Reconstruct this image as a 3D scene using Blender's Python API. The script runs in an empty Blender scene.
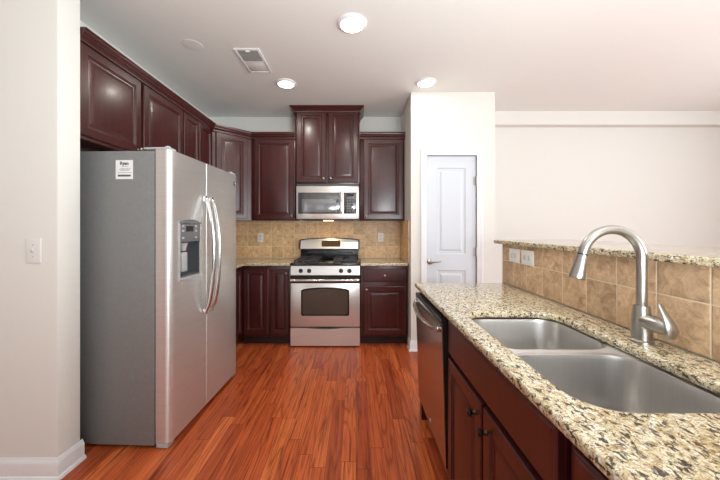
import bpy, bmesh, math, random
from mathutils import Vector, Matrix

random.seed(7)
sc = bpy.context.scene
COL = sc.collection
PI = math.pi

# ------------------------------------------------------------------ camera
CAMZ = 1.30
cam_d = bpy.data.cameras.new('camera')
cam_d.sensor_width = 36.0
cam_d.lens = 308.0 / 720.0 * 36.0
cam_d.shift_x = 4.0 / 720.0
cam_d.shift_y = -12.0 / 720.0
cam_d.clip_start = 0.02
cam = bpy.data.objects.new('camera', cam_d)
cam.location = (0, 0, CAMZ)
cam.rotation_euler = (PI / 2, 0, 0)
COL.objects.link(cam)
sc.camera = cam

# ------------------------------------------------------------------ world, view, large lights
world = bpy.data.worlds.new('world')
sc.world = world
world.use_nodes = True
wb = world.node_tree.nodes['Background']
wb.inputs[0].default_value = (0.90, 0.95, 1.0, 1)
wb.inputs[1].default_value = 0.8
sc.view_settings.view_transform = 'Standard'
sc.view_settings.look = 'None'
sc.view_settings.gamma = 1.0
sc.view_settings.use_curve_mapping = False
sc.view_settings.exposure = 0.22


def area(name, loc, rot, sx, sy, power, color=(1, 1, 1), spread=PI):
    l = bpy.data.lights.new(name, 'AREA')
    l.shape = 'RECTANGLE'
    l.size, l.size_y = sx, sy
    l.energy = power
    l.color = color
    l.spread = spread
    o = bpy.data.objects.new(name, l)
    o.location = loc
    o.rotation_euler = rot
    COL.objects.link(o)
    return o


# daylight coming in at the windows behind the camera and in the dining side
DAY = (0.86, 0.95, 1.0)
area('daylight_rear_window', (-0.95, -3.05, 1.35), (PI / 2 + 0.25, 0, 0), 1.5, 1.9, 9, DAY)
area('daylight_rear_patio', (2.2, -3.05, 1.25), (PI / 2 + 0.25, 0, 0), 2.2, 2.1, 46, DAY)
area('daylight_side_window', (5.05, 0.6, 1.4), (PI / 2 + 0.25, 0, PI / 2), 2.8, 1.9, 105, DAY)
# added unseen fills aimed up to brighten the ceiling, like bounced flash
area('ceiling_fill_kitchen', (0.75, -0.20, 1.25), (PI - 0.42, 0, 0.30), 0.8, 0.8, 72, (0.90, 0.965, 1.0))
area('ceiling_fill_dining', (2.9, 0.2, 1.5), (PI, 0, 0), 0.9, 0.9, 17, (0.86, 0.96, 1.0))


# ------------------------------------------------------------------ materials
def mat(name):
    m = bpy.data.materials.new(name)
    m.use_nodes = True
    nt = m.node_tree
    return m, nt, nt.nodes['Principled BSDF']


def simple(name, col, rough=0.5, metal=0.0, spec=0.5, coat=0.0, emit=None, estr=0.0, noise=0.0, nscale=8.0):
    m, nt, b = mat(name)
    b.inputs['Base Color'].default_value = (*col, 1)
    b.inputs['Roughness'].default_value = rough
    b.inputs['Metallic'].default_value = metal
    b.inputs['Specular IOR Level'].default_value = spec
    b.inputs['Coat Weight'].default_value = coat
    b.inputs['Coat Roughness'].default_value = 0.12
    if emit:
        b.inputs['Emission Color'].default_value = (*emit, 1)
        b.inputs['Emission Strength'].default_value = estr
    if noise:
        N = nt.nodes
        geo = N.new('ShaderNodeNewGeometry')
        n = N.new('ShaderNodeTexNoise')
        n.inputs['Scale'].default_value = nscale
        n.inputs['Detail'].default_value = 3
        r = N.new('ShaderNodeValToRGB')
        r.color_ramp.elements[0].position = 0.3
        r.color_ramp.elements[1].position = 0.7
        r.color_ramp.elements[0].color = (*[c * (1 - noise) for c in col], 1)
        r.color_ramp.elements[1].color = (*[min(1, c * (1 + noise)) for c in col], 1)
        nt.links.new(geo.outputs['Position'], n.inputs['Vector'])
        nt.links.new(n.outputs['Fac'], r.inputs['Fac'])
        nt.links.new(r.outputs['Color'], b.inputs['Base Color'])
    return m


def math_node(nt, op, a, b=None, c=None):
    n = nt.nodes.new('ShaderNodeMath')
    n.operation = op
    for i, v in enumerate((a, b, c)):
        if v is None:
            continue
        if isinstance(v, (int, float)):
            n.inputs[i].default_value = v
        else:
            nt.links.new(v, n.inputs[i])
    return n.outputs[0]


def ramp(nt, fac, stops, interp='LINEAR'):
    r = nt.nodes.new('ShaderNodeValToRGB')
    r.color_ramp.interpolation = interp
    e = r.color_ramp.elements
    while len(e) < len(stops):
        e.new(0.5)
    for i, (p, c) in enumerate(stops):
        e[i].position = p
        e[i].color = (*c, 1)
    nt.links.new(fac, r.inputs['Fac'])
    return r.outputs['Color']


def mix(nt, fac, a, b, blend='MIX'):
    n = nt.nodes.new('ShaderNodeMix')
    n.data_type = 'RGBA'
    n.blend_type = blend
    for sock, v in ((n.inputs[0], fac), (n.inputs[6], a), (n.inputs[7], b)):
        if isinstance(v, (int, float)):
            sock.default_value = v
        elif isinstance(v, tuple):
            sock.default_value = (*v, 1)
        else:
            nt.links.new(v, sock)
    return n.outputs[2]


def position(nt, scale=(1, 1, 1)):
    geo = nt.nodes.new('ShaderNodeNewGeometry')
    mp = nt.nodes.new('ShaderNodeMapping')
    mp.inputs['Scale'].default_value = scale
    nt.links.new(geo.outputs['Position'], mp.inputs['Vector'])
    return mp.outputs['Vector'], geo


def noise_tex(nt, vec, scale, detail=3, rough=0.5, dist=0.0):
    n = nt.nodes.new('ShaderNodeTexNoise')
    n.inputs['Scale'].default_value = scale
    n.inputs['Detail'].default_value = detail
    n.inputs['Roughness'].default_value = rough
    n.inputs['Distortion'].default_value = dist
    nt.links.new(vec, n.inputs['Vector'])
    return n


def cherry_wood():
    m, nt, b = mat('cherry_wood')
    v, _ = position(nt, (14, 14, 1.6))
    n = noise_tex(nt, v, 3.0, 5, 0.6, 0.4)
    v2, _ = position(nt, (1, 1, 1))
    n2 = noise_tex(nt, v2, 3.5, 2, 0.5)
    c = ramp(nt, n.outputs['Fac'], [(0.25, (0.036, 0.0062, 0.0058)), (0.75, (0.074, 0.0136, 0.0122))])
    c2 = ramp(nt, n2.outputs['Fac'], [(0.3, (0.75, 0.75, 0.75)), (0.7, (1.15, 1.15, 1.15))])
    nt.links.new(mix(nt, 1.0, c, c2, 'MULTIPLY'), b.inputs['Base Color'])
    b.inputs['Roughness'].default_value = 0.34
    b.inputs['Specular IOR Level'].default_value = 0.5
    b.inputs['Coat Weight'].default_value = 0.3
    b.inputs['Coat Roughness'].default_value = 0.2
    return m


def oak_floor():
    m, nt, b = mat('red_oak_strips')
    geo = nt.nodes.new('ShaderNodeNewGeometry')
    sep = nt.nodes.new('ShaderNodeSeparateXYZ')
    nt.links.new(geo.outputs['Position'], sep.inputs[0])
    X, Y = sep.outputs[0], sep.outputs[1]
    W, L = 0.083, 0.95
    u = math_node(nt, 'DIVIDE', X, W)
    row = math_node(nt, 'FLOOR', u)
    wn = nt.nodes.new('ShaderNodeTexWhiteNoise')
    wn.noise_dimensions = '1D'
    nt.links.new(row, wn.inputs['W'])
    off = math_node(nt, 'MULTIPLY', wn.outputs['Value'], 7.3)
    v = math_node(nt, 'ADD', math_node(nt, 'DIVIDE', Y, L), off)
    cell = math_node(nt, 'FLOOR', v)
    comb = nt.nodes.new('ShaderNodeCombineXYZ')
    nt.links.new(row, comb.inputs[0])
    nt.links.new(cell, comb.inputs[1])
    w2 = nt.nodes.new('ShaderNodeTexWhiteNoise')
    w2.noise_dimensions = '2D'
    nt.links.new(comb.outputs[0], w2.inputs['Vector'])
    tone = w2.outputs['Value']
    base = ramp(nt, tone, [(0.0, (0.42, 0.077, 0.023)), (0.35, (0.52, 0.104, 0.030)), (0.7, (0.59, 0.124, 0.036)), (1.0, (0.70, 0.178, 0.050))])
    # grain, offset per board
    sh = nt.nodes.new('ShaderNodeCombineXYZ')
    nt.links.new(math_node(nt, 'MULTIPLY', X, 75.0), sh.inputs[0])
    nt.links.new(math_node(nt, 'MULTIPLY', Y, 2.2), sh.inputs[1])
    nt.links.new(math_node(nt, 'MULTIPLY', tone, 37.0), sh.inputs[2])
    g = noise_tex(nt, sh.outputs[0], 1.0, 5, 0.62, 1.2)
    # cathedral rings
    sh2 = nt.nodes.new('ShaderNodeCombineXYZ')
    nt.links.new(math_node(nt, 'MULTIPLY', X, 9.0), sh2.inputs[0])
    nt.links.new(math_node(nt, 'MULTIPLY', Y, 0.55), sh2.inputs[1])
    nt.links.new(math_node(nt, 'MULTIPLY', tone, 91.0), sh2.inputs[2])
    g2 = noise_tex(nt, sh2.outputs[0], 1.0, 1, 0.4, 0.6)
    rings = math_node(nt, 'FRACT', math_node(nt, 'MULTIPLY', g2.outputs['Fac'], 11.0))
    gr = ramp(nt, g.outputs['Fac'], [(0.33, (0.44, 0.36, 0.30)), (0.50, (0.95, 0.95, 0.95)), (0.8, (1.15, 1.18, 1.2))])
    rr = ramp(nt, rings, [(0.0, (0.60, 0.52, 0.46)), (0.25, (1.0, 1.0, 1.0)), (0.85, (1.05, 1.05, 1.05)), (1.0, (0.78, 0.72, 0.66))])
    c = mix(nt, 1.0, mix(nt, 1.0, base, gr, 'MULTIPLY'), rr, 'MULTIPLY')
    fu = math_node(nt, 'FRACT', u)
    du = math_node(nt, 'MINIMUM', fu, math_node(nt, 'SUBTRACT', 1.0, fu))
    fv = math_node(nt, 'FRACT', v)
    dv = math_node(nt, 'MINIMUM', fv, math_node(nt, 'SUBTRACT', 1.0, fv))
    gap = math_node(nt, 'MAXIMUM', math_node(nt, 'LESS_THAN', du, 0.013), math_node(nt, 'LESS_THAN', dv, 0.0016))
    c = mix(nt, math_node(nt, 'MULTIPLY', gap, 0.75), c, (0.05, 0.012, 0.006))
    nt.links.new(c, b.inputs['Base Color'])
    b.inputs['Roughness'].default_value = 0.34
    b.inputs['Specular IOR Level'].default_value = 0.35
    rg = ramp(nt, g.outputs['Fac'], [(0.3, (0.30, 0.30, 0.30)), (0.7, (0.42, 0.42, 0.42))])
    nt.links.new(rg, b.inputs['Roughness'])
    bp = nt.nodes.new('ShaderNodeBump')
    bp.inputs['Strength'].default_value = 0.12
    bp.inputs['Distance'].default_value = 0.002
    nt.links.new(math_node(nt, 'SUBTRACT', g.outputs['Fac'], gap), bp.inputs['Height'])
    nt.links.new(bp.outputs['Normal'], b.inputs['Normal'])
    return m


def granite():
    m, nt, b = mat('speckled_granite')
    v, _ = position(nt, (1, 1, 1))
    warp = noise_tex(nt, v, 30.0, 2, 0.5)
    vm = nt.nodes.new('ShaderNodeVectorMath')
    vm.operation = 'MULTIPLY_ADD'
    nt.links.new(warp.outputs['Color'], vm.inputs[0])
    vm.inputs[1].default_value = (0.018, 0.018, 0.018)
    nt.links.new(v, vm.inputs[2])
    vec = vm.outputs[0]
    vo = nt.nodes.new('ShaderNodeTexVoronoi')
    vo.inputs['Scale'].default_value = 105.0
    nt.links.new(vec, vo.inputs['Vector'])
    sepc = nt.nodes.new('ShaderNodeSeparateColor')
    nt.links.new(vo.outputs['Color'], sepc.inputs[0])
    cells = ramp(nt, sepc.outputs[0], [(0.0, (0.40, 0.31, 0.17)), (0.14, (0.68, 0.58, 0.38)), (0.40, (0.84, 0.77, 0.58)), (0.75, (0.74, 0.66, 0.47)), (1.0, (0.90, 0.86, 0.74))])
    # gold staining between the pale crystals
    gold = noise_tex(nt, vec, 60.0, 4, 0.65)
    gm = ramp(nt, gold.outputs['Fac'], [(0.50, (0, 0, 0)), (0.62, (1, 1, 1))])
    c = mix(nt, math_node(nt, 'MULTIPLY', gm, 0.60), cells, (0.45, 0.28, 0.105))
    # dark mineral flecks of two sizes
    v3, _ = position(nt, (1.0, 0.55, 1.0))
    f1 = noise_tex(nt, v3, 95.0, 3, 0.62, 0.8)
    f2 = noise_tex(nt, v, 210.0, 2, 0.6, 0.4)
    dk = noise_tex(nt, v, 150.0, 2, 0.5)
    darkc = ramp(nt, dk.outputs['Fac'], [(0.38, (0.014, 0.013, 0.013)), (0.55, (0.045, 0.036, 0.028)), (0.7, (0.12, 0.09, 0.06))])
    m1 = ramp(nt, f1.outputs['Fac'], [(0.535, (0, 0, 0)), (0.585, (1, 1, 1))])
    m2 = ramp(nt, f2.outputs['Fac'], [(0.555, (0, 0, 0)), (0.62, (1, 1, 1))])
    dark = math_node(nt, 'MAXIMUM', m1, math_node(nt, 'MULTIPLY', m2, 0.7))
    ve = nt.nodes.new('ShaderNodeTexVoronoi')
    ve.feature = 'DISTANCE_TO_EDGE'
    ve.inputs['Scale'].default_value = 105.0
    nt.links.new(vec, ve.inputs['Vector'])
    edge = ramp(nt, ve.outputs['Distance'], [(0.03, (1, 1, 1)), (0.11, (0, 0, 0))])
    c = mix(nt, math_node(nt, 'MULTIPLY', edge, 0.42), c, (0.34, 0.22, 0.095))
    c = mix(nt, math_node(nt, 'MULTIPLY', dark, 0.94), c, darkc)
    nt.links.new(c, b.inputs['Base Color'])
    b.inputs['Roughness'].default_value = 0.07
    b.inputs['Specular IOR Level'].default_value = 0.5
    return m


def tile(name, ax, u0, du, v0, dv, lo, hi, grout, gw):
    m, nt, b = mat(name)
    v, geo = position(nt)
    sep = nt.nodes.new('ShaderNodeSeparateXYZ')
    nt.links.new(geo.outputs['Position'], sep.inputs[0])
    U = math_node(nt, 'DIVIDE', math_node(nt, 'SUBTRACT', sep.outputs[ax], u0), du)
    V = math_node(nt, 'DIVIDE', math_node(nt, 'SUBTRACT', sep.outputs[2], v0), dv)
    fu, fv = math_node(nt, 'FRACT', U), math_node(nt, 'FRACT', V)
    eu = math_node(nt, 'MULTIPLY', math_node(nt, 'MINIMUM', fu, math_node(nt, 'SUBTRACT', 1.0, fu)), du)
    ev = math_node(nt, 'MULTIPLY', math_node(nt, 'MINIMUM', fv, math_node(nt, 'SUBTRACT', 1.0, fv)), dv)
    e = math_node(nt, 'MINIMUM', eu, ev)
    g = math_node(nt, 'LESS_THAN', e, gw)
    cb = nt.nodes.new('ShaderNodeCombineXYZ')
    nt.links.new(math_node(nt, 'FLOOR', U), cb.inputs[0])
    nt.links.new(math_node(nt, 'FLOOR', V), cb.inputs[1])
    wn = nt.nodes.new('ShaderNodeTexWhiteNoise')
    wn.noise_dimensions = '2D'
    nt.links.new(cb.outputs[0], wn.inputs['Vector'])
    va = nt.nodes.new('ShaderNodeVectorMath')
    va.operation = 'MULTIPLY_ADD'
    nt.links.new(wn.outputs['Color'], va.inputs[0])
    va.inputs[1].default_value = (9, 9, 9)
    nt.links.new(v, va.inputs[2])
    n = noise_tex(nt, va.outputs[0], 19.0, 6, 0.72, 1.0)
    c = ramp(nt, n.outputs['Fac'], [(0.28, lo), (0.66, hi)])
    t = ramp(nt, wn.outputs['Value'], [(0, (0.84, 0.82, 0.80)), (1, (1.12, 1.12, 1.12))])
    c = mix(nt, 1.0, c, t, 'MULTIPLY')
    c = mix(nt, g, c, grout)
    nt.links.new(c, b.inputs['Base Color'])
    b.inputs['Roughness'].default_value = 0.42
    bp = nt.nodes.new('ShaderNodeBump')
    bp.inputs['Strength'].default_value = 0.5
    bp.inputs['Distance'].default_value = 0.003
    h = math_node(nt, 'MINIMUM', e, gw * 2.5)
    nt.links.new(math_node(nt, 'DIVIDE', h, gw * 2.5), bp.inputs['Height'])
    nt.links.new(bp.outputs['Normal'], b.inputs['Normal'])
    return m


def steel(name, col, rough, vertical=False, aniso=0.0, amp=0.05):
    m, nt, b = mat(name)
    v, _ = position(nt, (260, 260, 3) if vertical else (3, 3, 320))
    n = noise_tex(nt, v, 1.0, 2, 0.5)
    c = ramp(nt, n.outputs['Fac'], [(0.3, tuple(x * (1 - amp) for x in col)), (0.7, tuple(min(1, x * (1 + amp)) for x in col))])
    nt.links.new(c, b.inputs['Base Color'])
    b.inputs['Metallic'].default_value = 1.0
    b.inputs['Roughness'].default_value = rough
    return m


def painted(name, col, rough=0.6):
    m, nt, b = mat(name)
    v, _ = position(nt)
    n = noise_tex(nt, v, 220.0, 2, 0.5)
    b.inputs['Base Color'].default_value = (*col, 1)
    b.inputs['Roughness'].default_value = rough
    b.inputs['Specular IOR Level'].default_value = 0.3
    bp = nt.nodes.new('ShaderNodeBump')
    bp.inputs['Strength'].default_value = 0.05
    bp.inputs['Distance'].default_value = 0.001
    nt.links.new(n.outputs['Fac'], bp.inputs['Height'])
    nt.links.new(bp.outputs['Normal'], b.inputs['Normal'])
    return m


M = {}
M['wall'] = painted('cream_wall_paint', (0.735, 0.72, 0.672))
M['ceiling'] = painted('ceiling_paint', (0.80, 0.80, 0.765), 0.8)
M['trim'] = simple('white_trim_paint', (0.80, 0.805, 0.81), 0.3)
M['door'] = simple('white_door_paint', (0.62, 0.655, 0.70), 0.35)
M['floor'] = oak_floor()
M['wood'] = cherry_wood()
M['dark'] = simple('toe_kick_black', (0.028, 0.011, 0.010), 0.5, noise=0.2)
M['granite'] = granite()
M['tile_back'] = tile('travertine_tile', 0, -1.395, 0.151, 0.914, 0.150, (0.48, 0.26, 0.115), (0.86, 0.60, 0.33), (0.80, 0.63, 0.42), 0.0026)
M['tile_side'] = tile('travertine_tile_side', 1, 3.985, 0.151, 0.914, 0.150, (0.48, 0.26, 0.115), (0.86, 0.60, 0.33), (0.80, 0.63, 0.42), 0.0026)
M['tile_bar'] = tile('travertine_tile_bar', 1, 0.907, 0.1635, 0.914, 0.160, (0.33, 0.185, 0.095), (0.76, 0.54, 0.345), (0.74, 0.60, 0.42), 0.0022)
M['steel'] = steel('brushed_steel', (0.74, 0.735, 0.72), 0.42)
_b = M['steel'].node_tree.nodes['Principled BSDF']
_b.inputs['Metallic'].default_value = 0.84
_b.inputs['Anisotropic'].default_value = 0.7
_b.inputs['Anisotropic Rotation'].default_value = 0.25
_t = M['steel'].node_tree.nodes.new('ShaderNodeTangent')
_t.axis = 'Z'
M['steel'].node_tree.links.new(_t.outputs[0], _b.inputs['Tangent'])
M['steel_dw'] = steel('dishwasher_steel', (0.52, 0.50, 0.48), 0.20)
M['steel_v'] = steel('brushed_steel_range', (0.72, 0.69, 0.65), 0.32)
M['steel_v'].node_tree.nodes['Principled BSDF'].inputs['Metallic'].default_value = 0.72
M['chrome'] = steel('polished_steel', (0.60, 0.60, 0.59), 0.20)
M['nickel'] = steel('brushed_nickel', (0.44, 0.425, 0.40), 0.30)
M['sink'] = steel('sink_steel', (0.62, 0.605, 0.585), 0.30, True, amp=0.03)
M['sink'].node_tree.nodes['Principled BSDF'].inputs['Metallic'].default_value = 0.85
M['rim'] = steel('satin_rim_steel', (0.78, 0.77, 0.75), 0.38)
M['rim'].node_tree.nodes['Principled BSDF'].inputs['Metallic'].default_value = 0.7
M['fridge_side'] = simple('grey_textured_paint', (0.20, 0.203, 0.20), 0.42, noise=0.05, nscale=60)
M['grey'] = simple('grey_plastic', (0.13, 0.133, 0.137), 0.4, noise=0.05)
M['grey_dark'] = simple('dark_grey_plastic', (0.075, 0.077, 0.08), 0.35, noise=0.05)
M['grey_light'] = simple('light_grey_plastic', (0.42, 0.42, 0.42), 0.35, noise=0.05)
M['black'] = simple('black_plastic', (0.014, 0.014, 0.015), 0.3, noise=0.1)
M['enamel'] = simple('black_enamel', (0.010, 0.010, 0.011), 0.12, noise=0.1)
M['iron'] = simple('cast_iron', (0.03, 0.029, 0.029), 0.36, noise=0.2, nscale=90)
M['oven_glass'] = simple('oven_glass', (0.060, 0.045, 0.034), 0.08, noise=0.15, nscale=3)
M['micro_glass'] = simple('microwave_glass', (0.060, 0.062, 0.066), 0.10, spec=1.0, noise=0.1, nscale=4)
M['micro_mesh'] = simple('microwave_mesh_glass', (0.17, 0.175, 0.18), 0.14, spec=1.0, noise=0.1, nscale=4)
M['lcd'] = simple('display_glass', (0.02, 0.022, 0.026), 0.12, noise=0.1)
M['amber'] = simple('clock_display_glass', (0.020, 0.011, 0.005), 0.07, noise=0.3, nscale=30, emit=(1.0, 0.42, 0.08), estr=0.05)
M['plastic'] = simple('white_plastic', (0.78, 0.77, 0.74), 0.3, noise=0.02)
M['plastic2'] = simple('soft_white_plastic', (0.66, 0.655, 0.63), 0.35, noise=0.02)
M['lens'] = simple('light_lens', (0.9, 0.9, 0.88), 0.4, emit=(1.0, 0.96, 0.9), estr=6.0, noise=0.01)
M['bulb'] = simple('warm_bulb_lens', (0.9, 0.8, 0.6), 0.4, emit=(1.0, 0.66, 0.30), estr=10.0, noise=0.01)
M['paper'] = simple('white_paper', (0.80, 0.80, 0.79), 0.6, noise=0.02)
M['ink'] = simple('grey_ink', (0.10, 0.10, 0.10), 0.6, noise=0.1)
M['pewter'] = simple('pewter_knob', (0.30, 0.26, 0.23), 0.3, 1.0, noise=0.1)
M['bronze'] = simple('dark_bronze_knob', (0.055, 0.048, 0.045), 0.3, 1.0, noise=0.1)
M['vent_dark'] = simple('vent_louvre_grey', (0.24, 0.24, 0.22), 0.6, noise=0.1)
M['glass'] = simple('window_glass', (0.9, 0.95, 0.95), 0.02)
M['glass'].node_tree.nodes['Principled BSDF'].inputs['Transmission Weight'].default_value = 1.0
M['glass'].node_tree.nodes['Principled BSDF'].inputs['IOR'].default_value = 1.0


# ------------------------------------------------------------------ mesh helpers
def box(bm, x0, x1, y0, y1, z0, z1, bev=0.0, seg=2):
    r = bmesh.ops.create_cube(bm, size=1.0)
    vs = r['verts']
    for v in vs:
        v.co.x = x0 if v.co.x < 0 else x1
        v.co.y = y0 if v.co.y < 0 else y1
        v.co.z = z0 if v.co.z < 0 else z1
    if bev:
        es = list({e for v in vs for e in v.link_edges})
        bmesh.ops.bevel(bm, geom=es, offset=bev, segments=seg, affect='EDGES', profile=0.5)
    return bm


def prism(bm, pts, z0, z1, cap=True):
    lo = [bm.verts.new((x, y, z0)) for x, y in pts]
    hi = [bm.verts.new((x, y, z1)) for x, y in pts]
    n = len(pts)
    for i in range(n):
        j = (i + 1) % n
        bm.faces.new((lo[i], lo[j], hi[j], hi[i]))
    if cap:
        bm.faces.new(hi)
        bm.faces.new(lo[::-1])


def loft(bm, loops, closed=True, cap0=True, cap1=True):
    rows = [[bm.verts.new(p) for p in lp] for lp in loops]
    for a, b in zip(rows, rows[1:]):
        n = len(a)
        for i in range(n if closed else n - 1):
            j = (i + 1) % n
            bm.faces.new((a[i], a[j], b[j], b[i]))
    if cap0:
        bm.faces.new(rows[0][::-1])
    if cap1:
        bm.faces.new(rows[-1])
    return rows


def lathe(bm, prof, base=(0, 0, 0), axis=(0, 0, 1), seg=24, cap0=True, cap1=True):
    q = Vector((0, 0, 1)).rotation_difference(Vector(axis).normalized())
    b = Vector(base)
    loops = []
    for r, h in prof:
        loops.append([b + q @ Vector((r * math.cos(2 * PI * k / seg), r * math.sin(2 * PI * k / seg), h)) for k in range(seg)])
    loft(bm, loops, True, cap0, cap1)


def tube(bm, pts, rad, seg=12, flat=1.0, ref=None):
    pts = [Vector(p) for p in pts]
    n = len(pts)
    rads = rad if isinstance(rad, (list, tuple)) else [rad] * n
    loops = []
    up = Vector(ref) if ref else None
    for i, p in enumerate(pts):
        t = (pts[min(i + 1, n - 1)] - pts[max(i - 1, 0)]).normalized()
        if up is None:
            up = Vector((0, 0, 1)) if abs(t.z) < 0.9 else Vector((1, 0, 0))
        s = t.cross(up).normalized()
        u2 = s.cross(t).normalized()
        up = u2
        loops.append([p + s * (rads[i] * math.cos(2 * PI * k / seg)) + u2 * (rads[i] * flat * math.sin(2 * PI * k / seg)) for k in range(seg)])
    loft(bm, loops)


def rrect(cx, cy, hx, hy, r, n=6):
    pts = []
    for qx, qy, a0 in ((1, -1, -PI / 2), (1, 1, 0), (-1, 1, PI / 2), (-1, -1, PI)):
        for k in range(n + 1):
            a = a0 + PI / 2 * k / n
            pts.append((cx + qx * (hx - r) + r * math.cos(a), cy + qy * (hy - r) + r * math.sin(a)))
    return pts


def inset(pts, d):
    """offset a CCW polygon inwards by d (mitred)"""
    n = len(pts)
    out = []
    for i in range(n):
        p0, p1, p2 = Vector(pts[i - 1]), Vector(pts[i]), Vector(pts[(i + 1) % n])
        a, b = (p1 - p0).normalized(), (p2 - p1).normalized()
        na, nb = Vector((-a.y, a.x)), Vector((-b.y, b.x))
        m = na + nb
        m = m / max(m.length_squared, 1e-9) * 2
        out.append((p1.x + m.x * d, p1.y + m.y * d))
    return out


def slab(bm, outer, z0, z1, r, hole=None, seg=4):
    """stone slab: CCW outline with eased edges and an optional CCW hole"""
    prof = []
    for k in range(seg + 1):
        a = PI / 2 * k / seg
        prof.append((r - r * math.sin(a), z1 - r + r * math.cos(a)))
    for k in range(seg + 1):
        a = PI / 2 * k / seg
        prof.append((r - r * math.cos(a), z0 + r - r * math.sin(a)))
    ends = []
    for poly, sgn in ((outer, 1), (hole, -1)):
        if poly is None:
            continue
        rows = []
        for d, z in prof:
            rows.append([bm.verts.new((x, y, z)) for x, y in inset(poly, d * sgn)])
        n = len(poly)
        for a, b in zip(rows, rows[1:]):
            for i in range(n):
                j = (i + 1) % n
                f = (b[i], b[j], a[j], a[i])
                bm.faces.new(f if sgn > 0 else f[::-1])
        ends.append((rows[0], rows[-1]))
    for idx, nz in ((0, 1), (1, -1)):
        es = []
        for e in ends:
            vs = e[idx]
            for i in range(len(vs)):
                es.append(bm.edges.get((vs[i], vs[(i + 1) % len(vs)])))
        bmesh.ops.triangle_fill(bm, use_beauty=True, edges=es, normal=(0, 0, nz))


def sweep(bm, path, prof):
    """sweep a closed (out, z) profile along an XY path; out is to the right of travel"""
    n = len(path)
    P = [Vector(p) for p in path]
    loops = []
    for i in range(n):
        d = []
        if i > 0:
            d.append((P[i] - P[i - 1]).normalized())
        if i < n - 1:
            d.append((P[i + 1] - P[i]).normalized())
        ns = [Vector((t.y, -t.x)) for t in d]
        m = sum(ns, Vector((0, 0)))
        m = m / m.length_squared * len(ns) if len(ns) == 1 else m / m.length_squared * 2
        loops.append([(P[i].x + m.x * o, P[i].y + m.y * o, z) for o, z in prof])
    loft(bm, loops)


def bm_new():
    return bmesh.new()


def obj(name, bm, m, parent=None, smooth=True, ang=35):
    bmesh.ops.recalc_face_normals(bm, faces=bm.faces)
    me = bpy.data.meshes.new(name)
    bm.to_mesh(me)
    bm.free()
    if smooth:
        me.polygons.foreach_set('use_smooth', [True] * len(me.polygons))
        me.set_sharp_from_angle(angle=math.radians(ang))
    me.materials.append(m)
    o = bpy.data.objects.new(name, me)
    COL.objects.link(o)
    if parent:
        o.parent = parent
    return o


def thing(name, label, cat, loc=(0, 0, 0), rotz=0.0, group=None):
    o = bpy.data.objects.new(name, None)
    o.empty_display_size = 0.05
    COL.objects.link(o)
    o.location = loc
    o.rotation_euler = (0, 0, rotz)
    o['label'] = label
    o['category'] = cat
    if group:
        o['group'] = group
    return o


def tag(o, label, cat, group=None):
    o['label'] = label
    o['category'] = cat
    if group:
        o['group'] = group
    return o


def struct(name, bm, m, parent=None, smooth=False):
    o = obj(name, bm, m, parent, smooth)
    if parent is None:
        o['kind'] = 'structure'
    return o


def B(*a, **k):
    return box(bm_new(), *a, **k)


# ------------------------------------------------------------------ room shell
CEIL = 2.74
XL, XR, YB, YR = -1.91, 5.0, 4.0, -3.0
struct('floor', B(-3.1, XR + 0.1, YR - 0.1, YB + 0.1, -0.1, 0.0), M['floor'])
struct('ceiling', B(-3.1, XR + 0.1, YR - 0.1, YB + 0.1, CEIL, CEIL + 0.1), M['ceiling'])
struct('wall_back', B(XL - 0.1, 0.583, YB, YB + 0.1, 0, CEIL), M['wall'])
struct('wall_left', B(XL - 0.1, XL, 1.73, YB, 0, CEIL), M['wall'])
bm = bm_new()                                                      # short return wall in front of the fridge
prism(bm, [(-3.0, 1.60), (-1.562, 1.60), (-1.553, 1.603), (-1.550, 1.612), (-1.550, 1.73), (-3.0, 1.73)], 0, CEIL)
struct('wall_stub', bm, M['wall'], smooth=True)
struct('wall_left_rear', B(-3.1, -3.0, YR, 1.73, 0, CEIL), M['wall'])

# pantry box with a door opening
PX0, PX1, PY = 0.583, 1.473, 3.265
DX0, DX1, DZ = 0.752, 1.275, 2.066
bm = bm_new()
box(bm, PX0, DX0 - 0.012, PY, PY + 0.1, 0, CEIL)
box(bm, DX1 + 0.012, PX1, PY, PY + 0.1, 0, CEIL)
box(bm, DX0 - 0.012, DX1 + 0.012, PY, PY + 0.1, DZ + 0.012, CEIL)
struct('wall_pantry_front', bm, M['wall'])
struct('wall_pantry_left', B(PX0, PX0 + 0.09, PY + 0.1, YB, 0, CEIL), M['wall'])
struct('wall_pantry_right', B(PX1 - 0.09, PX1, PY + 0.1, YB, 0, CEIL), M['wall'])
struct('wall_pantry_back', B(PX0 + 0.09, PX1 - 0.09, YB - 0.05, YB + 0.05, 0, CEIL), M['wall'])

# dining side
struct('wall_dining', B(PX1, XR, 3.90, YB, 0, CEIL), M['wall'])
struct('trim_1', B(PX1, XR, 3.79, 3.90, 2.573, CEIL), M['wall'])


def holed_wall(name, axis, a0, a1, c0, c1, holes):
    """wall running along axis ('x' or 'y') with window holes (h0,h1,z0,z1)"""
    bm = bm_new()
    cuts = a0

    def put(s, e, z0, z1):
        if axis == 'x':
            box(bm, s, e, c0, c1, z0, z1)
        else:
            box(bm, c0, c1, s, e, z0, z1)
    for h0, h1, z0, z1 in holes:
        put(cuts, h0, 0, CEIL)
        put(h0, h1, 0, z0)
        put(h0, h1, z1, CEIL)
        cuts = h1
    put(cuts, a1, 0, CEIL)
    return struct(name, bm, M['wall'])


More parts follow.
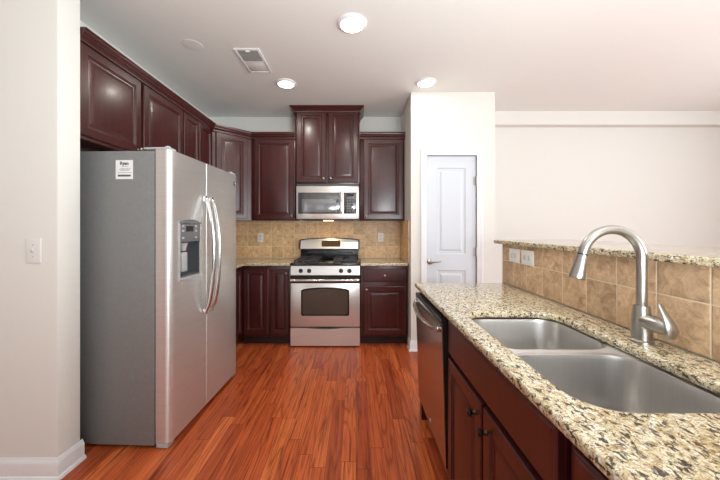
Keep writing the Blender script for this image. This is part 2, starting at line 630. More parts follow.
def window_unit(name, axis, h0, h1, z0, z1, c0, c1):
    bm = bm_new()
    f = 0.05

    def put(b, s, e, q0, q1, d0, d1):
        if axis == 'x':
            box(b, s, e, d0, d1, q0, q1)
        else:
            box(b, d0, d1, s, e, q0, q1)
    put(bm, h0, h0 + f, z0, z1, c0, c1)
    put(bm, h1 - f, h1, z0, z1, c0, c1)
    put(bm, h0 + f, h1 - f, z0, z0 + f, c0, c1)
    put(bm, h0 + f, h1 - f, z1 - f, z1, c0, c1)
    mid = (h0 + h1) / 2
    put(bm, mid - 0.025, mid + 0.025, z0 + f, z1 - f, c0, c1)
    w = struct(name, bm, M['trim'])
    return w


holed_wall('wall_rear', 'x', -3.1, XR + 0.1, YR - 0.1, YR, [(-1.75, -0.15, 0.35, 2.35), (1.05, 3.35, 0.02, 2.35)])
window_unit('window_1', 'x', -1.75, -0.15, 0.35, 2.35, YR - 0.03, YR)
window_unit('window_2', 'x', 1.05, 3.35, 0.02, 2.35, YR - 0.03, YR)
holed_wall('wall_right', 'y', YR, YB + 0.1, XR, XR + 0.1, [(-0.85, 2.05, 0.4, 2.4)])
window_unit('window_3', 'y', -0.85, 2.05, 0.4, 2.4, XR, XR + 0.03)

# baseboards: profile (out from wall, z)
BB = [(0.0005, 0.0), (0.026, 0.0), (0.026, 0.008), (0.021, 0.018), (0.015, 0.021), (0.015, 0.082), (0.012, 0.092), (0.007, 0.100), (0.005, 0.108), (0.0005, 0.108)]
bm = bm_new()
sweep(bm, [(-3.0, 1.60), (-1.550, 1.60), (-1.550, 1.742)], BB)
struct('baseboard_stub', bm, M['trim'], smooth=True)
bm = bm_new()
sweep(bm, [(PX0, 3.365), (PX0, PY), (0.690, PY)], BB)
struct('baseboard_pantry', bm, M['trim'], smooth=True)
bm = bm_new()
sweep(bm, [(1.337, PY), (PX1, PY), (PX1, 3.90), (XR, 3.90)], BB)
struct('baseboard_dining', bm, M['trim'], smooth=True)


# door casing and two-panel door
def casing_profile_frame(bm, x0, x1, z1, w, y):
    # outline frame swept with a stepped section: list of (dist from opening, thickness)
    st = [(0.0, 0.0), (0.0, 0.010), (0.008, 0.014), (w * 0.55, 0.016), (w - 0.018, 0.021), (w - 0.006, 0.021), (w, 0.016), (w, 0.0)]
    loops = [[], [], [], []]
    for d, t in st:
        loops[0].append((x0 - d, y - t, 0.0))
        loops[1].append((x0 - d, y - t, z1 + d))
        loops[2].append((x1 + d, y - t, z1 + d))
        loops[3].append((x1 + d, y - t, 0.0))
    loft(bm, loops)


bm = bm_new()
casing_profile_frame(bm, DX0 - 0.004, DX1 + 0.004, DZ + 0.003, 0.064, PY - 0.0005)
struct('trim_2', bm, M['trim'], smooth=True)


def panel_rings(bm, x0, x1, z0, z1, rings, yb=0.0, back=True):
    """concentric mitred rectangles: rings = [(inset, y)]"""
    loops = []
    for d, y in rings:
        loops.append([(x0 + d, yb + y, z0 + d), (x1 - d, yb + y, z0 + d), (x1 - d, yb + y, z1 - d), (x0 + d, yb + y, z1 - d)])
    loft(bm, loops, True, back, True)


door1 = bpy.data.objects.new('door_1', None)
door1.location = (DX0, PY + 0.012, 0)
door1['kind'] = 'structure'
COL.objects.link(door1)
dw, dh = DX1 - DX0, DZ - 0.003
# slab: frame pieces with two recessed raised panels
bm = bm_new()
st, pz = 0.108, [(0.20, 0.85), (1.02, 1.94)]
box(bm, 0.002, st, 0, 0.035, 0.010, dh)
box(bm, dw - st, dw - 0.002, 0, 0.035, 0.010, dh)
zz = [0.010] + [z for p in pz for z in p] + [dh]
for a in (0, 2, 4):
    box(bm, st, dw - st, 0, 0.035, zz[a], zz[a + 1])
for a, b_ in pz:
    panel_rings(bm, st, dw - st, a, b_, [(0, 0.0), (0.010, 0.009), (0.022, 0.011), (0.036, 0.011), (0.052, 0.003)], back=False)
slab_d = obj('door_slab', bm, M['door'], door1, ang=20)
hd = bm_new()
lathe(hd, [(0.033, 0), (0.033, 0.006), (0.024, 0.012), (0.010, 0.012), (0.010, 0.045), (0.012, 0.048), (0.0, 0.05)][:-1], (0.035, 0, 0.945), (0, -1, 0), 20)
tube(hd, [(0.035, -0.045, 0.945), (0.060, -0.048, 0.946), (0.10, -0.046, 0.943), (0.135, -0.044, 0.949), (0.142, -0.043, 0.953)], [0.013, 0.011, 0.009, 0.008, 0.005], 10)
obj('door_handle', hd, M['nickel'], door1)
for z in (1.80, 1.045, 0.22):
    h = bm_new()
    lathe(h, [(0.009, 0), (0.009, 0.10)], (dw - 0.002, -0.014, z - 0.045), (0, 0, 1), 10)
    box(h, dw - 0.030, dw, -0.005, -0.0005, z - 0.045, z + 0.045)
    obj('hinge', h, M['nickel'], door1)


# ------------------------------------------------------------------ cabinets
def door_bm(x0, x1, z0, z1, yb=0.0):
    w = min(x1 - x0, z1 - z0)
    k = min(1.0, w / 0.30)
    bm = bm_new()
    rings = [(0, 0), (0, -0.016), (0.004, -0.020), (0.050 * k, -0.020), (0.054 * k, -0.0145), (0.059 * k, -0.0150), (0.064 * k, -0.0100),
             (0.070 * k, -0.0095), (0.094 * k, -0.0175), (0.097 * k, -0.0180)]
    panel_rings(bm, x0, x1, z0, z1, rings, yb)
    return bm


def flat_front_bm(x0, x1, z0, z1, yb=0.0):
    bm = bm_new()
    panel_rings(bm, x0, x1, z0, z1, [(0, 0), (0, -0.013), (0.004, -0.017), (0.009, -0.0172), (0.013, -0.020)], yb)
    return bm


def knob(parent, x, y, z, m, s=1.0):
    bm = bm_new()
    lathe(bm, [(0.009 * s, 0), (0.006 * s, 0.004), (0.0055 * s, 0.012), (0.010 * s, 0.016), (0.0145 * s, 0.021), (0.0145 * s, 0.025), (0.010 * s, 0.029), (0.003 * s, 0.0305)], (x, y, z), (0, -1, 0), 16)
    return obj('knob', bm, m, parent)


def cabinet(name, label, loc, rotz, w, z0, z1, depth, doors, drawers=(), toe=False, kn='pewter', group=None, ends=0.0):
    """local frame: x along the width, front of the face frame at y=0, doors stand out to -y"""
    t = thing(name, label, 'cabinet', loc, rotz, group)
    zb = 0.102 if toe else z0
    obj('carcass', B(0.001, w - 0.001, 0.0, depth, zb, z1, bev=0.0015), M['wood'], t)
    if toe:
        obj('toe_kick', B(0.001, w - 0.001, 0.065, depth, 0.0, 0.1), M['dark'], t)
    for x0, x1, a, b_, k in doors:
        d = obj('door', door_bm(x0, x1, a, b_, -0.0005), M['wood'], t, ang=15)
        if k:
            knob(d, k[0], -0.0205, k[1], M[kn])
    for x0, x1, a, b_, k in drawers:
        d = obj('drawer', flat_front_bm(x0, x1, a, b_, -0.0005), M['wood'], t, ang=15)
        if k:
            knob(d, k[0], -0.0205, k[1], M[kn])
    return t


WD = 0.308                                                          # wall-cabinet depth
ZT = 2.385
# left run (front faces +X): local x = world Y
R90 = PI / 2
cabinet('wall_cabinet', 'dark cherry two-door wall cabinet above the refrigerator', (-1.58, 1.735, 0), R90, 1.058, 1.815, ZT, 0.328,
        [(0.006, 0.502, 1.833, 2.358, (0.474, 1.863)), (0.532, 1.050, 1.833, 2.358, (0.562, 1.863))])
cabinet('wall_cabinet', 'dark cherry narrow-doored wall cabinet between refrigerator top and corner cabinet', (-1.58, 2.795, 0), R90, 0.564, 1.39, ZT, 0.328,
        [(0.010, 0.280, 1.405, 2.358, (0.252, 1.44)), (0.285, 0.553, 1.405, 2.358, (0.312, 1.44))])
# diagonal corner cabinet
dc = Vector((-1.405 - 0.0141, 3.515 + 0.0141))
t = thing('corner_wall_cabinet', 'diagonal dark cherry corner wall cabinet with a single angled door', 'cabinet', (dc.x, dc.y, 0), PI / 4)
inv = Matrix.Rotation(-PI / 4, 2)
poly = [Vector(p) for p in ((-1.58, 3.361), (-1.252, 3.689), (-1.252, 3.997), (-1.908, 3.997), (-1.908, 3.361))]
bm = bm_new()
prism(bm, [tuple(inv @ (p - dc)) for p in poly], 1.39, ZT)
obj('carcass', bm, M['wood'], t, smooth=False)
d = obj('door', door_bm(-0.185, 0.175, 1.405, 2.358, -0.0005), M['wood'], t, ang=15)
knob(d, -0.16, -0.0205, 1.44, M['pewter'])
# back run
cabinet('wall_cabinet', 'dark cherry one-door wall cabinet left of the microwave beside the corner cabinet', (-1.2515, 3.69, 0), 0, 0.522, 1.39, ZT, WD,
        [(0.038, 0.512, 1.405, 2.358, (0.487, 1.44))])
tall = cabinet('wall_cabinet', 'tall raised dark cherry two-door cabinet above the microwave reaching the ceiling', (-0.728, 3.672, 0), 0, 0.772, 1.823, 2.70, 0.325,
               [(0.022, 0.372, 1.84, 2.688, (0.345, 1.885)), (0.400, 0.750, 1.84, 2.688, (0.427, 1.885))])
cabinet('wall_cabinet', 'dark cherry one-door wall cabinet between the microwave and pantry wall', (0.046, 3.69, 0), 0, 0.535, 1.39, ZT, WD,
        [(0.048, 0.518, 1.405, 2.358, (0.076, 1.44))])

CP = [(0.001, 2.360), (0.010, 2.360), (0.010, 2.368), (0.004, 2.370), (0.004, 2.376), (0.008, 2.384), (0.016, 2.393), (0.020, 2.396), (0.020, 2.402),
      (0.024, 2.404), (0.030, 2.412), (0.033, 2.420), (0.033, 2.424), (0.039, 2.425), (0.039, 2.434), (0.001, 2.434)]
bm = bm_new()
sweep(bm, [(-1.56, 1.735), (-1.56, 3.360), (-1.25, 3.67), (-0.730, 3.67)], CP)
tag(obj('crown_moulding', bm, M['wood'], ang=25), 'long dark cherry crown moulding bending along the left and corner wall cabinets', 'moulding')
bm = bm_new()
sweep(bm, [(0.047, 3.67), (0.5815, 3.67)], CP)
tag(obj('crown_moulding', bm, M['wood'], ang=25), 'short straight crown moulding on the wall cabinet beside the pantry', 'moulding')
CT = [(0.0, 2.664), (0.010, 2.664), (0.010, 2.672), (0.004, 2.674), (0.006, 2.684), (0.016, 2.697), (0.022, 2.700), (0.022, 2.706), (0.030, 2.712),
      (0.040, 2.722), (0.043, 2.726), (0.050, 2.727), (0.050, 2.737), (0.0, 2.737)]
bm = bm_new()
sweep(bm, [(-0.0005, 0.325), (-0.0005, -0.021), (0.7725, -0.021), (0.7725, 0.325)], CT)
obj('crown_moulding', bm, M['wood'], tall, ang=25)

# base cabinets
cabinet('base_cabinet', 'dark cherry base cabinet on the left wall just behind the refrigerator', (-1.27, 2.815, 0), R90, 0.592, 0, 0.882, 0.635,
        [(0.03, 0.57, 0.135, 0.845, (0.06, 0.80))], toe=True)
cabinet('base_cabinet', 'dark cherry base cabinet with wide and narrow doors left of the range', (-1.268, 3.41, 0), 0, 0.545, 0, 0.882, 0.574,
        [(0.030, 0.298, 0.135, 0.845, None), (0.332, 0.528, 0.135, 0.845, (0.500, 0.80))], toe=True)
cabinet('base_cabinet', 'dark cherry base cabinet with drawer over door right of the range', (0.050, 3.41, 0), 0, 0.520, 0, 0.882, 0.574,
        [(0.038, 0.492, 0.125, 0.655, (0.062, 0.625))], [(0.030, 0.500, 0.705, 0.850, (0.265, 0.778))], toe=True)

# counters on the back run
bm = bm_new()
slab(bm, [(-1.908, 2.81), (-1.225, 2.81), (-1.225, 3.365), (-0.722, 3.365), (-0.722, 3.984), (-1.908, 3.984)], 0.884, 0.914, 0.008)
tag(obj('countertop', bm, M['granite']), 'speckled granite corner countertop between refrigerator and range', 'countertop')
bm = bm_new()
slab(bm, [(0.050, 3.365), (0.5695, 3.365), (0.5695, 3.984), (0.050, 3.984)], 0.884, 0.914, 0.008)
tag(obj('countertop', bm, M['granite']), 'short speckled granite countertop between range and pantry wall', 'countertop')

# tile backsplashes
tag(obj('tile_backsplash', B(-1.8965, 0.5705, 3.9855, 3.9985, 0.60, 1.388), M['tile_back'], smooth=False), 'tan travertine tile backsplash on the wall behind the range', 'backsplash')
tag(obj('tile_backsplash', B(-1.909, -1.897, 2.81, 3.9985, 0.915, 1.388), M['tile_side'], smooth=False), 'tan tile backsplash on the left wall behind the refrigerator', 'backsplash')
tag(obj('tile_backsplash', B(0.571, 0.5825, 3.368, 3.9985, 0.915, 1.388), M['tile_side'], smooth=False), 'narrow tan tile backsplash on the pantry side wall', 'backsplash')

# ------------------------------------------------------------------ refrigerator
fr = thing('refrigerator', 'stainless side-by-side refrigerator with ice dispenser against the left wall', 'refrigerator', (-1.456, 2.280, 0), math.radians(87.7))
obj('body', B(-0.462, 0.462, -0.292, 0.345, 0.02, 1.755, bev=0.006), M['fridge_side'], fr)
obj('base_grille', B(-0.45, 0.45, -0.318, -0.293, 0.012, 0.032), M['black'], fr)


def rounded_col(bm, x0, x1, z0, z1, rl, rr, yf=-0.385, yb=-0.300):
    pts = [(x1, yb), (x0, yb)]
    if rl:
        for k in range(9):
            a = PI + PI / 2 * k / 8
            pts.append((x0 + rl + rl * math.cos(a), yf + rl + rl * math.sin(a)))
    else:
        pts.append((x0, yf))
    if rr:
        for k in range(9):
            a = -PI / 2 + PI / 2 * k / 8
            pts.append((x1 - rr + rr * math.cos(a), yf + rr + rr * math.sin(a)))
    else:
        pts.append((x1, yf))
    prism(bm, pts[::-1], z0, z1)


DA, DB, DZ0, DZ1 = -0.372, -0.145, 0.985, 1.330
bm = bm_new()
rounded_col(bm, -0.462, DA, 0.036, 1.762, 0.035, 0)
rounded_col(bm, DB, -0.0565, 0.036, 1.762, 0, 0.006)
box(bm, DA, DB, -0.385, -0.300, 0.036, DZ0)
box(bm, DA, DB, -0.385, -0.300, DZ1, 1.762)
box(bm, DA, DB, -0.310, -0.300, DZ0, DZ1)
fd = obj('freezer_door', bm, M['steel'], fr, ang=30)
bm = bm_new()
rounded_col(bm, -0.0515, 0.462, 0.036, 1.762, 0.006, 0.030)
rd = obj('fridge_door', bm, M['steel'], fr, ang=30)
for d_, x in ((fd, -0.095), (rd, -0.012)):
    bm = bm_new()
    pts, n = [], 22
    for k in range(n + 1):
        s = k / n
        z = 0.712 + (1.508 - 0.712) * s
        y = -0.398 - 0.062 * (math.sin(PI * s) ** 0.55)
        pts.append((x, y, z))
    tube(bm, pts, [0.011] + [0.014] * (n - 1) + [0.011], 14, 0.85, (1, 0, 0))
    box(bm, x - 0.013, x + 0.013, -0.41, -0.3855, 0.696, 0.734, bev=0.005)
    box(bm, x - 0.013, x + 0.013, -0.41, -0.3855, 1.488, 1.526, bev=0.005)
    obj('door_handle', bm, M['chrome'], d_)
# dispenser
bm = bm_new()
fw_ = 0.010
box(bm, DA - fw_, DA + 0.004, -0.3895, -0.3855, DZ0 - fw_, DZ1 + fw_)
box(bm, DB - 0.004, DB + fw_, -0.3895, -0.3855, DZ0 - fw_, DZ1 + fw_)
box(bm, DA + 0.004, DB - 0.004, -0.3895, -0.3855, DZ0 - fw_, DZ0 + 0.004)
dsp = obj('ice_dispenser', bm, M['grey_light'], fd, smooth=False)
dsp['label'] = 'light grey recessed ice and water dispenser'
bm = bm_new()
box(bm, DA + 0.0045, DB - 0.0045, -0.392, -0.315, 1.212, DZ1 - 0.002, bev=0.002)
pts = [(DA - 0.008, 1.331)]
for k in range(13):
    s = k / 12
    pts.append((DA - 0.008 + (DB - DA + 0.016) * s, 1.336 + 0.018 * math.sin(PI * s)))
pts.append((DB + 0.008, 1.331))
lo = [bm.verts.new((x, -0.396, z)) for x, z in pts]
hi = [bm.verts.new((x, -0.386, z)) for x, z in pts]
for i in range(len(pts)):
    j = (i + 1) % len(pts)
    bm.faces.new((lo[i], lo[j], hi[j], hi[i]))
bm.faces.new(lo)
bm.faces.new(hi[::-1])
obj('control_panel', bm, M['grey'], fd, ang=30)
obj('display', B(-0.312, -0.232, -0.3935, -0.3922, 1.278, 1.312), M['lcd'], fd, smooth=False)
for x, z in ((-0.345, 1.312), (-0.345, 1.282), (-0.200, 1.312), (-0.200, 1.282), (-0.345, 1.238), (-0.200, 1.238)):
    obj('button', B(x - 0.011, x + 0.011, -0.3937, -0.3922, z - 0.006, z + 0.006), M['grey_light'], fd, smooth=False)
bm = bm_new()
box(bm, DA + 0.001, DB - 0.001, -0.3135, -0.3105, DZ0 + 0.001, 1.2115)
box(bm, DA + 0.001, DA + 0.006, -0.383, -0.3135, DZ0 + 0.012, 1.2115)
box(bm, DB - 0.006, DB - 0.001, -0.383, -0.3135, DZ0 + 0.012, 1.2115)
obj('recess_liner', bm, M['grey_dark'], fd, smooth=False)
bm = bm_new()
box(bm, DA + 0.001, DB - 0.001, -0.383, -0.3137, DZ0 + 0.001, DZ0 + 0.011)
for k in range(9):
    x = DA + 0.02 + k * 0.025
    box(bm, x, x + 0.006, -0.380, -0.318, DZ0 + 0.011, DZ0 + 0.016)
obj('drip_tray', bm, M['grey'], fd, smooth=False)
bm = bm_new()
box(bm, -0.315, -0.255, -0.368, -0.345, 1.02, 1.145, bev=0.006)
box(bm, -0.30, -0.27, -0.3445, -0.3140, 1.06, 1.13)
lathe(bm, [(0.017, 0), (0.022, 0.03), (0.03, 0.05)], (-0.285, -0.355, 1.155), (0, 0, 1), 16)
obj('paddle', bm, M['grey_light'], fd)
# badge and hinge covers
bm = bm_new()
lathe(bm, [(0.018, 0), (0.018, 0.003), (0.015, 0.0042)], (0.405, -0.3853, 1.683), (0, -1, 0), 24)
bdg = obj('badge', bm, M['grey_dark'], rd)
bdg['label'] = 'small round dark badge with a looping monogram'
bm = bm_new()
for r_ in (0.0135,):
    pts = [(0.405 + r_ * math.cos(a * PI / 12), -0.3898, 1.683 + r_ * math.sin(a * PI / 12)) for a in range(25)]
    tube(bm, pts, 0.0011, 6, 1, (0, 1, 0))
pts = [(0.405 + 0.007 * math.sin(2 * a * PI / 20) * (1 if a < 20 else 1), -0.3898, 1.683 + 0.009 * math.cos(a * PI / 20)) for a in range(41)]
tube(bm, pts, 0.0011, 6, 1, (0, 1, 0))
obj('monogram', bm, M['chrome'], bdg)
for x0, x1 in ((-0.455, -0.385), (0.385, 0.455)):
    bm = bm_new()
    box(bm, x0, x1, -0.375, -0.22, 1.7635, 1.778, bev=0.005)
    lathe(bm, [(0.016, 0), (0.016, 0.008), (0.012, 0.012)], ((x0 + x1) / 2, -0.345, 1.7775), (0, 0, 1), 16)
    obj('hinge_cover', bm, M['grey_light'], fr)
bm = bm_new()
box(bm, -0.460, -0.40, -0.372, -0.30, 0.006, 0.0335, bev=0.004)
obj('foot_cover', bm, M['grey_light'], fr)
bm = bm_new()
box(bm, 0.40, 0.460, -0.372, -0.30, 0.006, 0.0335, bev=0.004)
obj('foot_cover', bm, M['grey_light'], fr)
# paper sticker on the side facing the camera (local -x side)
stx = -0.4622
bm = bm_new()
box(bm, stx - 0.0006, stx, -0.163, -0.058, 1.588, 1.700)
stk = obj('sticker', bm, M['paper'], fr, smooth=False)
stk['label'] = 'white paper sticker with dark print'


def text_mesh(name, txt, size, m, parent, mtx, bold=0.0):
    cu = bpy.data.curves.new(name, 'FONT')
    cu.body = txt
    cu.size = size
    cu.align_x = 'CENTER'
    cu.align_y = 'CENTER'
    cu.extrude = 0.0002
    cu.offset = bold
    tmp = bpy.data.objects.new(name, cu)
    COL.objects.link(tmp)
    bpy.context.view_layer.update()
    dg = bpy.context.evaluated_depsgraph_get()
    me = bpy.data.meshes.new_from_object(tmp.evaluated_get(dg))
    COL.objects.unlink(tmp)
    bpy.data.objects.remove(tmp)
    me.materials.clear()
    me.materials.append(m)
    me.transform(mtx)
    o = bpy.data.objects.new(name, me)
    COL.objects.link(o)
    o.parent = parent
    return o


# seen from -x the reading direction runs towards -y (fridge front)
SM = Matrix(((0, 0, -1, stx - 0.0010), (-1, 0, 0, -0.1105), (0, 1, 0, 1.680), (0, 0, 0, 1)))
text_mesh('heading', 'Ryan', 0.027, M['ink'], stk, SM, 0.0012)
bm = bm_new()
box(bm, stx - 0.0012, stx - 0.0007, -0.150, -0.072, 1.603, 1.614)
obj('barcode', bm, M['ink'], stk, smooth=False)
bm = bm_new()
for z, a, b_ in ((1.662, -0.134, -0.094), (1.651, -0.151, -0.084), (1.645, -0.144, -0.079), (1.638, -0.139, -0.084), (1.626, -0.154, -0.072)):
    y = a
    while y < b_:
        l = 0.003 + 0.006 * random.random()
        box(bm, stx - 0.0011, stx - 0.0007, y, min(y + l, b_), z - 0.0011, z + 0.0011)
        y += l + 0.0025
obj('print_lines', bm, M['ink'], stk, smooth=False)

# ------------------------------------------------------------------ gas range
RX0, RX1 = -0.713, 0.042
rg = thing('gas_range', 'stainless gas range with black cooktop against the tiled back wall', 'stove', ((RX0 + RX1) / 2, 3.36, 0))
hw = (RX1 - RX0) / 2
obj('body', B(-hw, hw, 0.035, 0.610, 0.012, 0.885, bev=0.003), M['black'], rg)
bm = bm_new()
box(bm, -hw, hw, -0.005, 0.55, 0.886, 0.916, bev=0.006)
obj('cooktop', bm, M['enamel'], rg)
bm = bm_new()
lo = [(-hw, -0.002, 0.786), (hw, -0.002, 0.786), (hw, 0.034, 0.786), (-hw, 0.034, 0.786)]
hi = [(-hw, 0.010, 0.885), (hw, 0.010, 0.885), (hw, 0.034, 0.885), (-hw, 0.034, 0.885)]
loft(bm, [lo, hi])
cpn = obj('control_panel', bm, M['steel_v'], rg)
for kx in (-0.268, -0.176, 0.172, 0.264):
    bm = bm_new()
    lathe(bm, [(0.024, 0), (0.024, 0.004), (0.019, 0.008), (0.017, 0.024), (0.014, 0.028)], (kx, 0.0045, 0.832), (0, -1, 0.12), 18)
    box(bm, kx - 0.004, kx + 0.004, -0.030, -0.018, 0.821, 0.850)
    obj('knob', bm, M['black'], cpn)
# door with arched window
bm = bm_new()
box(bm, -hw, hw, -0.004, 0.034, 0.700, 0.784)
dt = obj('door_trim', bm, M['enamel'], rg, smooth=False)
bm = bm_new()
box(bm, -hw + 0.001, hw - 0.001, -0.012, 0.034, 0.226, 0.699, bev=0.004)
od = obj('oven_door', bm, M['steel_v'], rg)


def arch_pts(x0, x1, z0, z1, rise, r, n=16):
    pts = []
    for cx, cz, a0 in ((x0 + r, z0 + r, PI), (x1 - r, z0 + r, 1.5 * PI)):
        for k in range(5):
            a = a0 + PI / 2 * k / 4
            pts.append((cx + r * math.cos(a), cz + r * math.sin(a)))
    for k in range(n + 1):
        s = k / n
        pts.append((x1 - (x1 - x0) * s, z1 - rise + rise * math.sin(PI * s) ** 0.6))
    return pts


def plate_xz(bm, pts, y0, y1):
    a = [bm.verts.new((x, y0, z)) for x, z in pts]
    b_ = [bm.verts.new((x, y1, z)) for x, z in pts]
    n = len(pts)
    for i in range(n):
        j = (i + 1) % n
        bm.faces.new((a[i], a[j], b_[j], b_[i]))
    bm.faces.new(a)
    bm.faces.new(b_[::-1])


bm = bm_new()
plate_xz(bm, arch_pts(-0.262, 0.262, 0.345, 0.655, 0.030, 0.02), -0.0145, -0.0115)
ow = obj('window', bm, M['enamel'], od, ang=30)
bm = bm_new()
plate_xz(bm, arch_pts(-0.245, 0.245, 0.362, 0.638, 0.028, 0.02), -0.0165, -0.0146)
obj('window_glass', bm, M['oven_glass'], od, ang=30)
bm = bm_new()
tube(bm, [(-0.335, -0.050, 0.737), (0, -0.056, 0.737), (0.335, -0.050, 0.737)], 0.015, 14, 0.85)
for sx in (-1, 1):
    box(bm, sx * 0.345 - 0.030, sx * 0.345 + 0.030, -0.066, -0.0045, 0.722, 0.752, bev=0.008)
obj('handle', bm, M['chrome'], dt)
# bottom drawer with a scooped top edge
bm = bm_new()
pts = [(-hw + 0.001, 0.018), (hw - 0.001, 0.018), (hw - 0.001, 0.212)]
for k in range(17):
    s = k / 16
    x = 0.20 - 0.40 * s
    pts.append((x, 0.212 - 0.016 * math.sin(PI * s)))
pts.append((-hw + 0.001, 0.212))
plate_xz(bm, pts, -0.010, 0.034)
obj('drawer', bm, M['steel_v'], rg, ang=30)
# backguard, its face leaning back
def lean_back(bm, ymax=0.56):
    for v in bm.verts:
        if v.co.y < ymax:
            v.co.y -= 0.050 * (1 - (v.co.z - 1.04) / 0.13)


bm = bm_new()
n = 20
f, k_ = [], []
pts = [(-0.379, 1.035), (0.379, 1.035)]
for k in range(n + 1):
    s = k / n
    pts.append((0.379 - 0.758 * s, 1.152 + 0.024 * math.sin(PI * s) ** 0.7))
plate_xz(bm, pts, 0.553, 0.615)
lean_back(bm)
bg = obj('backguard', bm, M['black'], rg, ang=30)
bm = bm_new()
pts = [(-0.362, 1.040), (0.362, 1.040)]
for k in range(n + 1):
    s = k / n
    pts.append((0.362 - 0.724 * s, 1.142 + 0.024 * math.sin(PI * s) ** 0.7))
plate_xz(bm, pts, 0.548, 0.5527)
lean_back(bm)
obj('steel_face', bm, M['steel_v'], bg, ang=30)
obj('lower_guard', B(-0.365, 0.365, 0.565, 0.610, 0.916, 1.034, bev=0.003), M['black'], rg)
for x0, x1 in ((-0.28, -0.06), (0.10, 0.30)):
    obj('vent_slot', B(x0, x1, 0.561, 0.5648, 0.985, 1.0), M['enamel'], rg, smooth=False)
bm = bm_new()
plate_xz(bm, [(x - 0.0, z) for x, z in rrect(0.02, 1.104, 0.118, 0.037, 0.012)], 0.5455, 0.5478)
lean_back(bm)
obj('clock_display', bm, M['amber'], bg, ang=30)
# burners and grates
for bx in (-0.215, 0.215):
    for by in (0.145, 0.405):
        bm = bm_new()
        lathe(bm, [(0.050, 0), (0.050, 0.008), (0.036, 0.010), (0.036, 0.018), (0.030, 0.022)], (bx, by, 0.9165), (0, 0, 1), 20)
        obj('burner', bm, M['iron'], rg)
    bm = bm_new()
    gx0, gx1, gy0, gy1 = bx - 0.125, bx + 0.125, 0.03, 0.515
    zt = 0.950
    for a, b_ in (((gx0, gy0), (gx1, gy0)), ((gx1, gy0), (gx1, gy1)), ((gx1, gy1), (gx0, gy1)), ((gx0, gy1), (gx0, gy0)), ((gx0, 0.275), (gx1, 0.275))):
        box(bm, min(a[0], b_[0]) - 0.006, max(a[0], b_[0]) + 0.006, min(a[1], b_[1]) - 0.006, max(a[1], b_[1]) + 0.006, zt - 0.012, zt)
    for cy in (0.145, 0.405):
        box(bm, bx - 0.005, bx + 0.005, cy - 0.115, cy - 0.03, zt - 0.010, zt + 0.004)
        box(bm, bx - 0.005, bx + 0.005, cy + 0.03, cy + 0.115, zt - 0.010, zt + 0.004)
        box(bm, gx0, bx - 0.03, cy - 0.005, cy + 0.005, zt - 0.010, zt + 0.004)
        box(bm, bx + 0.03, gx1, cy - 0.005, cy + 0.005, zt - 0.010, zt + 0.004)
    for fx in (gx0, gx1):
        for fy in (gy0, 0.275, gy1):
            box(bm, fx - 0.008, fx + 0.008, fy - 0.008, fy + 0.008, 0.9165, zt - 0.006)
    obj('grate', bm, M['iron'], rg, smooth=False)

# ------------------------------------------------------------------ microwave
mw = thing('microwave', 'stainless over-the-range microwave under the tall raised cabinet', 'microwave', (-0.330, 3.60, 1.390))
mh = 0.381
mw.scale = (0.957, 1, 1)
H2 = 0.372
obj('body', B(-mh, mh, 0.0, 0.383, 0.010, 0.422, bev=0.003), M['grey_dark'], mw)
bm = bm_new()
box(bm, -mh, mh, -0.022, -0.0005, 0.016, 0.395, bev=0.004)
mf = obj('door', bm, M['steel_v'], mw)
obj('window', B(-mh + 0.024, 0.146, -0.0245, -0.0222, 0.075, 0.322, bev=0.001), M['micro_glass'], mf)
obj('window_mesh', B(-mh + 0.068, 0.105, -0.0262, -0.0246, 0.093, 0.245, bev=0.0005), M['micro_mesh'], mf)
bm = bm_new()
box(bm, 0.152, 0.184, -0.062, -0.048, 0.070, 0.330, bev=0.006)
box(bm, 0.158, 0.178, -0.050, -0.0225, 0.078, 0.100)
box(bm, 0.158, 0.178, -0.050, -0.0225, 0.300, 0.322)
obj('handle', bm, M['chrome'], mf)
cp = obj('control_panel', B(0.197, 0.350, -0.0245, -0.0222, 0.075, 0.322, bev=0.001), M['micro_glass'], mw)
obj('display', B(0.232, 0.318, -0.0258, -0.0246, 0.280, 0.308), M['lcd'], cp, smooth=False)
for r_ in range(6):
    for c_ in range(3):
        bx, bz = 0.243 + c_ * 0.030, 0.256 - r_ * 0.030
        obj('button', B(bx - 0.010, bx + 0.010, -0.0256, -0.0246, bz - 0.008, bz + 0.008), M['grey'], cp, smooth=False)
bm = bm_new()
box(bm, -0.31, 0.31, 0.03, 0.36, 0.0, 0.0095)
ub = obj('underside_vent', bm, M['black'], mw, smooth=False)
bl = obj('work_light', B(-0.06, 0.06, 0.04, 0.12, -0.004, -0.0002), M['bulb'], ub, smooth=False)
ll = bpy.data.lights.new('work_lamp', 'AREA')
ll.shape = 'RECTANGLE'
ll.size, ll.size_y = 0.10, 0.06
ll.energy = 0.4
ll.color = (1.0, 0.74, 0.42)
lo_ = bpy.data.objects.new('work_lamp', ll)
COL.objects.link(lo_)
lo_.parent = ub
lo_.location = (0, 0.08, -0.012)
lo_.rotation_euler = (0, 0, 0)

